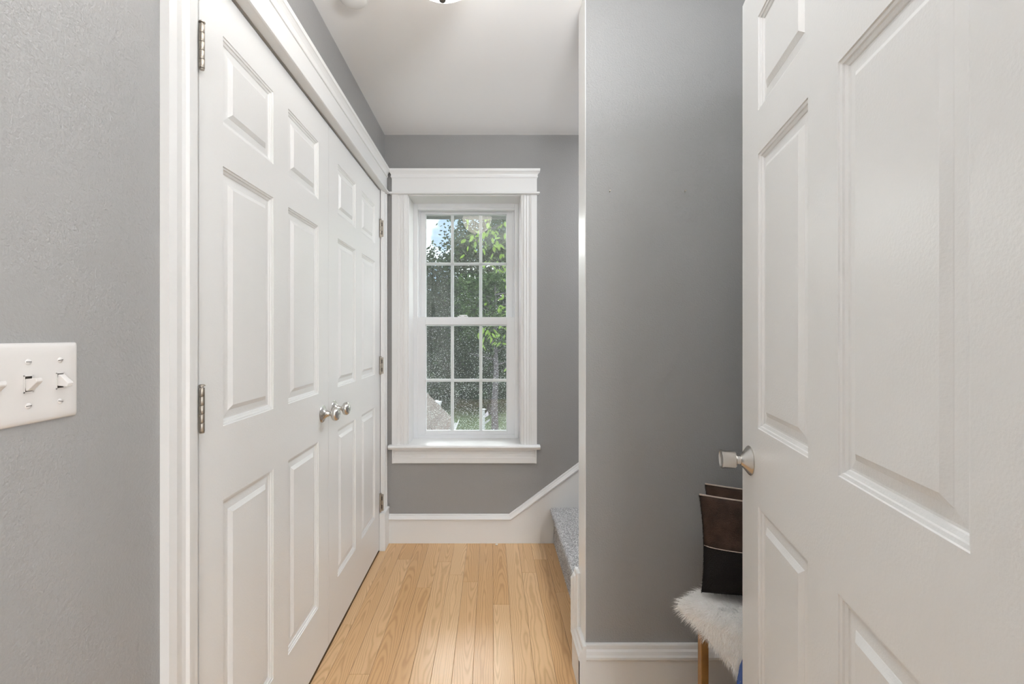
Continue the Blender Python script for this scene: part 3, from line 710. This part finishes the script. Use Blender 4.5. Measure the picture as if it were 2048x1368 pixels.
def cushion(BLp, dx, wdt, hgt, thick, lean, label, seam=.476, sag=.012):
    """BLp bottom left corner, dx unit direction of the bottom edge; leans back by angle lean"""
    dx = Vector(dx).normalized(); back = Vector((-dx.y, dx.x, 0)); up = (UP * math.cos(lean) + back * math.sin(lean)).normalized(); nn = dx.cross(up).normalized()  # nn points to the viewer
    if nn.y > 0: nn = -nn
    root = empty('cushion', tuple(BLp + dx * wdt / 2), label, 'cushion', 'cowhide cushions on the bench')
    NU, NV = 26, 24
    def P(u, v, side):
        x, y = 2 * u - 1, 2 * v - 1
        k = (max(0, 1 - abs(x) ** 2.6) * max(0, 1 - abs(y) ** 2.6)) ** .5
        inx = 1 - .045 * (1 - abs(y) ** 2) ; iny = 1 - .06 * (1 - abs(x) ** 2)
        t = thick / 2 * k * (1.12 - .22 * y) * (1 + .10 * noise.noise(Vector((u * 4 + 2, v * 4, side))))
        wr = .006 * noise.noise(Vector((u * 5, v * 5, side * 3 + 1.3))) * k
        drop = sag * (1 - v) * noise.noise(Vector((u * 3.1, 2.2, 0)))
        return BLp + dx * (wdt * (.5 + x * inx / 2)) + up * (hgt * (.5 + y * iny / 2) + drop) + nn * (side * (t + wr)) + nn * thick * .0
    for name, v0, v1, m in (('lower_panel', 0, seam, 'black_hide'), ('upper_panel', seam, 1, 'brown_hide')):
        b = NB()
        for side in (1, -1):
            g = [[b.verts.new(P(i / NU, v0 + (v1 - v0) * j / NV, side)) for i in range(NU + 1)] for j in range(NV + 1)]
            for j in range(NV):
                for i in range(NU): b.faces.new([g[j][i], g[j][i + 1], g[j + 1][i + 1], g[j + 1][i]])
        bmesh.ops.remove_doubles(b, verts=b.verts, dist=1e-5)
        q = under(root, obj(name, b, m, smooth=True)); q['label'] = 'black hair-on hide panel' if name[0] == 'l' else 'brown hair-on hide panel'
    b = NB(); ring = []
    pth = [(u / 30, 1) for u in range(31)]
    for k_, (u, v) in enumerate(pth):
        c = P(u, v, 1) + up * .001
        ring.append([b.verts.new(c + (up * math.cos(t) + nn * math.sin(t)) * .0028) for t in [i * math.pi / 3 for i in range(6)]])
    for r0, r1 in zip(ring, ring[1:]):
        for i in range(6): b.faces.new([r0[i], r0[(i + 1) % 6], r1[(i + 1) % 6], r1[i]])
    q = under(root, obj('piping', b, 'tan_piping', smooth=True)); q['label'] = 'pale tan leather piping'
    b = NB(); ring = []
    for u in range(31):
        c = P(u / 30, seam, 1) + nn * .0005
        ring.append([b.verts.new(c + (up * math.cos(t) + nn * math.sin(t)) * .0012) for t in [i * math.pi / 2 for i in range(4)]])
    for r0, r1 in zip(ring, ring[1:]):
        for i in range(4): b.faces.new([r0[i], r0[(i + 1) % 4], r1[(i + 1) % 4], r1[i]])
    q = under(root, obj('seam', b, 'tan_piping')); q['label'] = 'thin tan seam between the two hides'
    # short hairs along outline and seam
    vs, fs = [], []
    for _ in range(2600):
        u, v = random.random(), random.random(); r = random.random()
        if r < .3: u = 0
        elif r < .45: v = seam + random.uniform(-.01, .01)
        p = P(u, v, 1); d = (nn * .5 - up * .7 - dx * (.5 if u == 0 else 0) + Vector((random.gauss(0, .35), random.gauss(0, .35), random.gauss(0, .35)))).normalized(); l = random.uniform(.003, .006)
        s_ = d.cross(nn).normalized() * .0004; k = len(vs); vs.extend([p - s_, p + s_, p + d * l]); fs.append((k, k + 1, k + 2))
    me = bpy.data.meshes.new('hide_hair'); me.from_pydata(vs, [], fs); q = link('hide_hair', me, 'black_hide'); q['kind'] = 'stuff'; under(root, q)
    return root
cushion(Vector((.611, 1.322, .496)), (.946, -.324, 0), .40, .268, .100, .25, 'brown and black cowhide cushion at the front of the pair')
cushion(Vector((.675, 1.424, .496)), (.946, -.324, 0), .40, .268, .080, .20, 'brown and black cowhide cushion behind the front one')

bag = empty('tote_bag', (.70, 1.15, 0), 'blue cloth bag standing between the bench and the open door', 'bag')
b = NB(); d_ = Vector((.6, -.8, 0)); n_ = Vector((.8, .6, 0)); P0 = Vector((.644, 1.196, 0)); g = []
for z, x0_, x1_, th in ((0, .0, .17, .034), (.02, -.006, .176, .038), (.20, -.006, .176, .036), (.330, -.001, .172, .030), (.375, .006, .166, .022), (.405, .016, .158, .012)):
    g.append([b.verts.new(P0 + d_ * x + n_ * t + UP * z) for x, t in ((x0_, 0), (x1_ * .33, -.004), (x1_ * .66, -.004), (x1_, 0), (x1_, th), (x0_, th))])
for r0, r1 in zip(g, g[1:]):
    for i in range(6): b.faces.new([r0[i], r0[(i + 1) % 6], r1[(i + 1) % 6], r1[i]])
b.faces.new(g[0][::-1]); b.faces.new(g[-1])
q = under(bag, obj('body', b, 'blue_cloth', smooth=False, bevel=.004))
b = NB()
for off in (0.003,):
    pp = [P0 + d_ * (.05 + .07 * t) + n_ * .006 + UP * (.385 + .06 * math.sin(math.pi * t)) for t in [i / 10 for i in range(11)]]
    for p0, p1 in zip(pp, pp[1:]):
        v = [b.verts.new(x) for x in (p0 - UP * .002 , p1 - UP * .002, p1 + UP * .002 + n_ * .012, p0 + UP * .002 + n_ * .012)]; b.faces.new(v)
q = under(bag, obj('handle', b, 'blue_cloth')); q.modifiers.new('s', 'SOLIDIFY').thickness = .003

# ------------------------------------------------------------------ outside
GZ = -2.8
b = NB(); N_ = 40
gv = [[b.verts.new((-30 + 60 * i / N_, 3.6 + 36 * j / N_, GZ + .12 * noise.noise(Vector((i * .5, j * .5, 0))) + (.03 * max(0, j - 20)))) for i in range(N_ + 1)] for j in range(N_ + 1)]
for j in range(N_):
    for i in range(N_): b.faces.new([gv[j][i], gv[j][i + 1], gv[j + 1][i + 1], gv[j + 1][i]])
tag(obj('lawn', b, 'grass', smooth=True), 'shaded green lawn far below the window', 'lawn', kind='structure')
# eave over the window
ev = empty('roof_eave', (-.16, 3.2, 2.12), 'grey roof eave seen at the top of the window', 'eave')
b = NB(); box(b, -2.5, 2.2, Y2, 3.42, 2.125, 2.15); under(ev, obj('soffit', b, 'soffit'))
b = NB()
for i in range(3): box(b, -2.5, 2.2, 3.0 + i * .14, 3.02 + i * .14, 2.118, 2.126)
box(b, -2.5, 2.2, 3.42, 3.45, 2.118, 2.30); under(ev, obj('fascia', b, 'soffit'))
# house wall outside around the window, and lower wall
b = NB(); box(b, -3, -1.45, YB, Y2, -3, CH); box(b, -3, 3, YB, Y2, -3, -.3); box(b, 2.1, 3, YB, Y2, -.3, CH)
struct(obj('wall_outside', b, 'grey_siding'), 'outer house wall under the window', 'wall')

# shingled porch roof: eave along Y at x=XEV, rising to the left at 45 degrees
RY0, RY1 = 3.35, 6.5; XEV = -78 / 910 * RY1; ZEV = EYE - 168 / 910 * RY1
rf = empty('porch_roof', (XEV, RY1, ZEV), 'lower shingled roof corner outside the window', 'roof')
sa = math.radians(44); us_ = Vector((-math.cos(sa), 0, math.sin(sa))); nr = Vector((math.sin(sa), 0, math.cos(sa)))
E0 = Vector((XEV, 0, ZEV))
b = NB(); Lr = 2.4
pts = [E0 + Vector((0, RY0, 0)), E0 + Vector((0, RY1, 0)), E0 + us_ * Lr + Vector((0, RY1, 0)), E0 + us_ * Lr + Vector((0, RY0, 0))]
v1_ = [b.verts.new(p - nr * .004) for p in pts]; v2_ = [b.verts.new(p - nr * .06) for p in pts]
b.faces.new(v1_); b.faces.new(v2_[::-1])
for i in range(4): b.faces.new([v1_[i], v1_[(i + 1) % 4], v2_[(i + 1) % 4], v2_[i]])
under(rf, obj('roof_deck', b, 'roof_under'))
random.seed(21); shm = None; cnt = 0
CW, CE = .30, .125
for r_ in range(11):
    y = RY1 + .02 - CW; off = (r_ % 2) * CW / 2
    n = 0; ye = RY1 + .02
    while ye > 3.6 and n < 12:
        wv = CW if not (n == 0 and off) else off
        if shm is None:
            bb = NB(); box(bb, -.003, CE + .05, 0, 1, 0, .008); me = bpy.data.meshes.new('shingle'); bmesh.ops.recalc_face_normals(bb, faces=bb.faces); bb.to_mesh(me); bb.free(); me.materials.append(M['shingle']); shm = me
        o = bpy.data.objects.new('shingle', shm); COL.objects.link(o)
        base = E0 + us_ * (r_ * CE - .02) + nr * (.003)
        tilt = Matrix((( us_.x, 0, nr.x), (0, 1, 0), (us_.z, 0, nr.z))).to_4x4()
        o.matrix_world = Matrix.Translation(Vector((base.x, ye - wv + .004, base.z))) @ tilt @ Matrix.Rotation(math.radians(3.0), 4, 'Y') @ Matrix.Diagonal((1, wv - .008, 1 + random.uniform(0, .5), 1))
        o.parent = rf; o.matrix_parent_inverse = adopt(rf)
        ye -= wv; n += 1; cnt += 1
b = NB(); 
prism(b, [(0, 0), (.02, -.015), (.075, -.015), (.09, .045), (.08, .045), (.068, -.005), (.02, -.005), (.008, .045), (0, .045)], lambda p, q, t: (XEV + .005 + p, t, ZEV - .055 + q), RY0, RY1 + .03)
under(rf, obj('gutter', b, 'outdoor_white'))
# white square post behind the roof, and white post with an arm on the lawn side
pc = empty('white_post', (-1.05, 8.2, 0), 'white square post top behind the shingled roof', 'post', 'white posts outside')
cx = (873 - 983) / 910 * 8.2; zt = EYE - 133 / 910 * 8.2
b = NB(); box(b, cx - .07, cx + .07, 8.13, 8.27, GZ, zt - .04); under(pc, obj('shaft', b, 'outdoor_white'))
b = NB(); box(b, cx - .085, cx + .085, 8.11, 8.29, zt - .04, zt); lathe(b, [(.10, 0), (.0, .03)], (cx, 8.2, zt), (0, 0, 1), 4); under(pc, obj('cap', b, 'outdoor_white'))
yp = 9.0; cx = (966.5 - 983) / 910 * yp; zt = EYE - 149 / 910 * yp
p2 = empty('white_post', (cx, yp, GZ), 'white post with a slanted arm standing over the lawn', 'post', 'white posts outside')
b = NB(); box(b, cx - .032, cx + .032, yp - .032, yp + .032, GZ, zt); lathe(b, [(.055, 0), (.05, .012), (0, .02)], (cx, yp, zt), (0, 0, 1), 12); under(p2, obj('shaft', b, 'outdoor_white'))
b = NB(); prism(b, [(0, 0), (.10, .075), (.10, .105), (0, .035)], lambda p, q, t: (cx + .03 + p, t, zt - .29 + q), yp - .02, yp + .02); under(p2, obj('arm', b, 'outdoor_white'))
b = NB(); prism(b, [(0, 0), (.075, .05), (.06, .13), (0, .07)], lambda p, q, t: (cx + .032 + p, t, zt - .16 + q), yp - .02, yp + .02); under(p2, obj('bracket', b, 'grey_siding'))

def leaf_mesh(pts, size, name, m, droop=.3):
    vs, fs = [], []
    for p in pts:
        s = size * random.uniform(.6, 1.25); d = Vector((random.gauss(0, 1), random.gauss(0, 1), random.gauss(-droop, .6))).normalized()
        sd_ = d.cross(Vector((random.gauss(0, 1), random.gauss(0, 1), random.gauss(0, 1)))).normalized() * s * .33
        k = len(vs); vs.extend([p, p + d * s * .45 + sd_, p + d * s, p + d * s * .45 - sd_]); fs.append((k, k + 1, k + 2, k + 3))
    me = bpy.data.meshes.new(name); me.from_pydata(vs, [], fs); return me
def limb(b, p0, p1, r0, r1, n=8):
    d = (p1 - p0); q = d.to_track_quat('Z', 'Y'); A_ = []; B_ = []
    for i in range(n):
        a = 2 * math.pi * i / n; c = Vector((math.cos(a), math.sin(a), 0)); A_.append(b.verts.new(p0 + q @ (c * r0))); B_.append(b.verts.new(p1 + q @ (c * r1)))
    for i in range(n): b.faces.new([A_[i], A_[(i + 1) % n], B_[(i + 1) % n], B_[i]])
def tree(x, y, hgt, rx, z_lo, n, size, leafm, label, seed, trunk=.16, wob=.08, group='trees outside the window'):
    random.seed(seed); root = empty('tree', (x, y, GZ), label, 'tree', group)
    b = NB(); prev = Vector((x, y, GZ - .1)); H = hgt
    for i in range(1, 6):
        p = Vector((x + random.gauss(0, wob), y + random.gauss(0, wob), GZ + H * .85 * i / 5)); limb(b, prev, p, trunk * (1 - (i - 1) / 6), trunk * (1 - i / 6)); prev = p
    for _ in range(12):
        z = GZ + H * random.uniform(.3, .8); a = random.uniform(0, 6.28); l = rx * random.uniform(.5, .9)
        limb(b, Vector((x, y, z)), Vector((x + l * math.cos(a), y + l * math.sin(a), z + l * random.uniform(.1, .6))), trunk * .3, trunk * .07, 5)
    under(root, obj('trunk', b, 'bark', smooth=True))
    cl_ = []
    nc = max(20, int(n / 90))
    for _ in range(nc):
        while True:
            u = Vector((random.uniform(-1, 1), random.uniform(-1, 1), random.uniform(-1, 1)))
            if u.length < 1: break
        u = u.normalized() * (u.length ** .5)
        zc = (z_lo + GZ + H) / 2; hz = (GZ + H - z_lo) / 2
        cl_.append(Vector((x + u.x * rx, y + u.y * rx, zc + u.z * hz)))
    pts = []
    for _ in range(n):
        c = random.choice(cl_); s = rx * .17; pts.append(c + Vector((random.gauss(0, s), random.gauss(0, s), random.gauss(0, s * .6))))
    me = leaf_mesh(pts, size, 'foliage', leafm); q = link('foliage', me, leafm); q['kind'] = 'stuff'; under(root, q)
    return root
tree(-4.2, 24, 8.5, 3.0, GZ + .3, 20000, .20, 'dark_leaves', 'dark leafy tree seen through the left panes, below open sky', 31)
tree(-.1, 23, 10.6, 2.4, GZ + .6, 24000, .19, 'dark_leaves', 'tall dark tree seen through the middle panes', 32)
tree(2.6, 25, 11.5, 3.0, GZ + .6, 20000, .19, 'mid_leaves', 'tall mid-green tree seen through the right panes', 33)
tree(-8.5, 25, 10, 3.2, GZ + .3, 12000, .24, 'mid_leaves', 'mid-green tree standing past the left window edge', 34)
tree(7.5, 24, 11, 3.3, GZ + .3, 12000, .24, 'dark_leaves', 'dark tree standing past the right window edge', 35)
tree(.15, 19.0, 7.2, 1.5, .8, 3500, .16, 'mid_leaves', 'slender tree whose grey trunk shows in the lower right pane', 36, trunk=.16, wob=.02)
# undergrowth that closes the wood behind the lawn: nobody could count it
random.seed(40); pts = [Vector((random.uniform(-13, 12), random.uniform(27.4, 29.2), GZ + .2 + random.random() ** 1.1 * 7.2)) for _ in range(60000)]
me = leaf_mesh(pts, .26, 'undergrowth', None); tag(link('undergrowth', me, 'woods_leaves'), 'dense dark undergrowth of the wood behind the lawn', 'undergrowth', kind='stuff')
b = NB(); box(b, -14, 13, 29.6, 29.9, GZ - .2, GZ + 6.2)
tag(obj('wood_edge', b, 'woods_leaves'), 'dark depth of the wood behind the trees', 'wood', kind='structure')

# near tree with bright leaves, its boughs hang in front of the right panes
nt_ = empty('maple_tree', (1.6, 7.4, GZ), 'near tree with bright yellow-green leaves beside the window', 'tree')
random.seed(51); b = NB(); limb(b, Vector((2.0, 7.6, GZ - .1)), Vector((1.9, 7.5, 1.0)), .14, .11); limb(b, Vector((1.9, 7.5, 1.0)), Vector((1.7, 7.4, 4.6)), .11, .05)
def at(px_, py_, Y): return Vector(((px_ - 983) / 910 * Y, Y, EYE - (py_ - 670) / 910 * Y))
boughs = [((1900, 300), (945, 470), 95), ((1900, 380), (1000, 520), 95), ((1500, 420), (1010, 610), 50), ((1500, 480), (978, 665), 85), ((1500, 520), (1012, 700), 60), ((1300, 330), (960, 440), 40)]
lm = None; spots = []
for (s0, s1, n) in boughs:
    Yb = random.uniform(6.6, 7.6); P0_, P1_ = Vector((1.75, 7.45, at(*s0, 7.4).z)), at(*s1, Yb)
    P0_.z = min(3.6, max(1.2, P0_.z)); limb(b, P0_, P1_, .03, .006, 6)
    for _ in range(n):
        t = 1 - random.random() ** 1.5 * .62; c = P0_.lerp(P1_, t) + Vector((random.gauss(0, .10), random.gauss(0, .2), random.gauss(-.06, .13))); spots.append(c)
under(nt_, obj('trunk', b, 'bark', smooth=True))
bb = NB(); prf = [(0, 0), (.25, .2), (.55, .24), (.8, .12), (1, 0)]
L_ = [bb.verts.new((u, v, -.12 * u * u - .10 * v)) for u, v in prf[1:-1]]; R_ = [bb.verts.new((u, -v, -.12 * u * u - .10 * v)) for u, v in prf[1:-1]]
s_ = bb.verts.new((0, 0, 0)); t_ = bb.verts.new((1, 0, -.14)); mid = [bb.verts.new((u, 0, -.12 * u * u + .02)) for u, v in prf[1:-1]]
for X_ in (L_, R_):
    bb.faces.new([s_, mid[0], X_[0]]); bb.faces.new([mid[-1], t_, X_[-1]])
    for i in range(2): bb.faces.new([mid[i], mid[i + 1], X_[i + 1], X_[i]])
me = bpy.data.meshes.new('leaf'); bb.to_mesh(me); bb.free(); me.materials.append(M['bright_leaves'])
def vis(p): x = 983 + 910 * p.x / p.y; return x < 1060
spots.sort(key=lambda p: 0 if vis(p) else 1)
for c in spots[:290]:
    o = bpy.data.objects.new('leaf', me); COL.objects.link(o); s = random.uniform(.08, .135)
    o.matrix_world = Matrix.Translation(c) @ Matrix.Rotation(random.uniform(0, 6.28), 4, 'Z') @ Matrix.Rotation(random.uniform(.2, 1.3), 4, 'Y') @ Matrix.Rotation(random.uniform(-.6, .6), 4, 'X') @ Matrix.Diagonal((s, s, s, 1))
    o.parent = nt_; o.matrix_parent_inverse = adopt(nt_) if False else Matrix.Translation(nt_.location).inverted()
pts = []
for _ in range(5000):
    u = Vector((random.gauss(0, .9), random.gauss(0, .8), random.gauss(0, 1.2))); p = Vector((2.4, 7.8, 3.2)) + u
    if 983 + 910 * p.x / p.y > 1020: pts.append(p)
q = link('foliage', leaf_mesh(pts, .12, 'foliage', None), 'bright_leaves'); q['kind'] = 'stuff'; under(nt_, q)
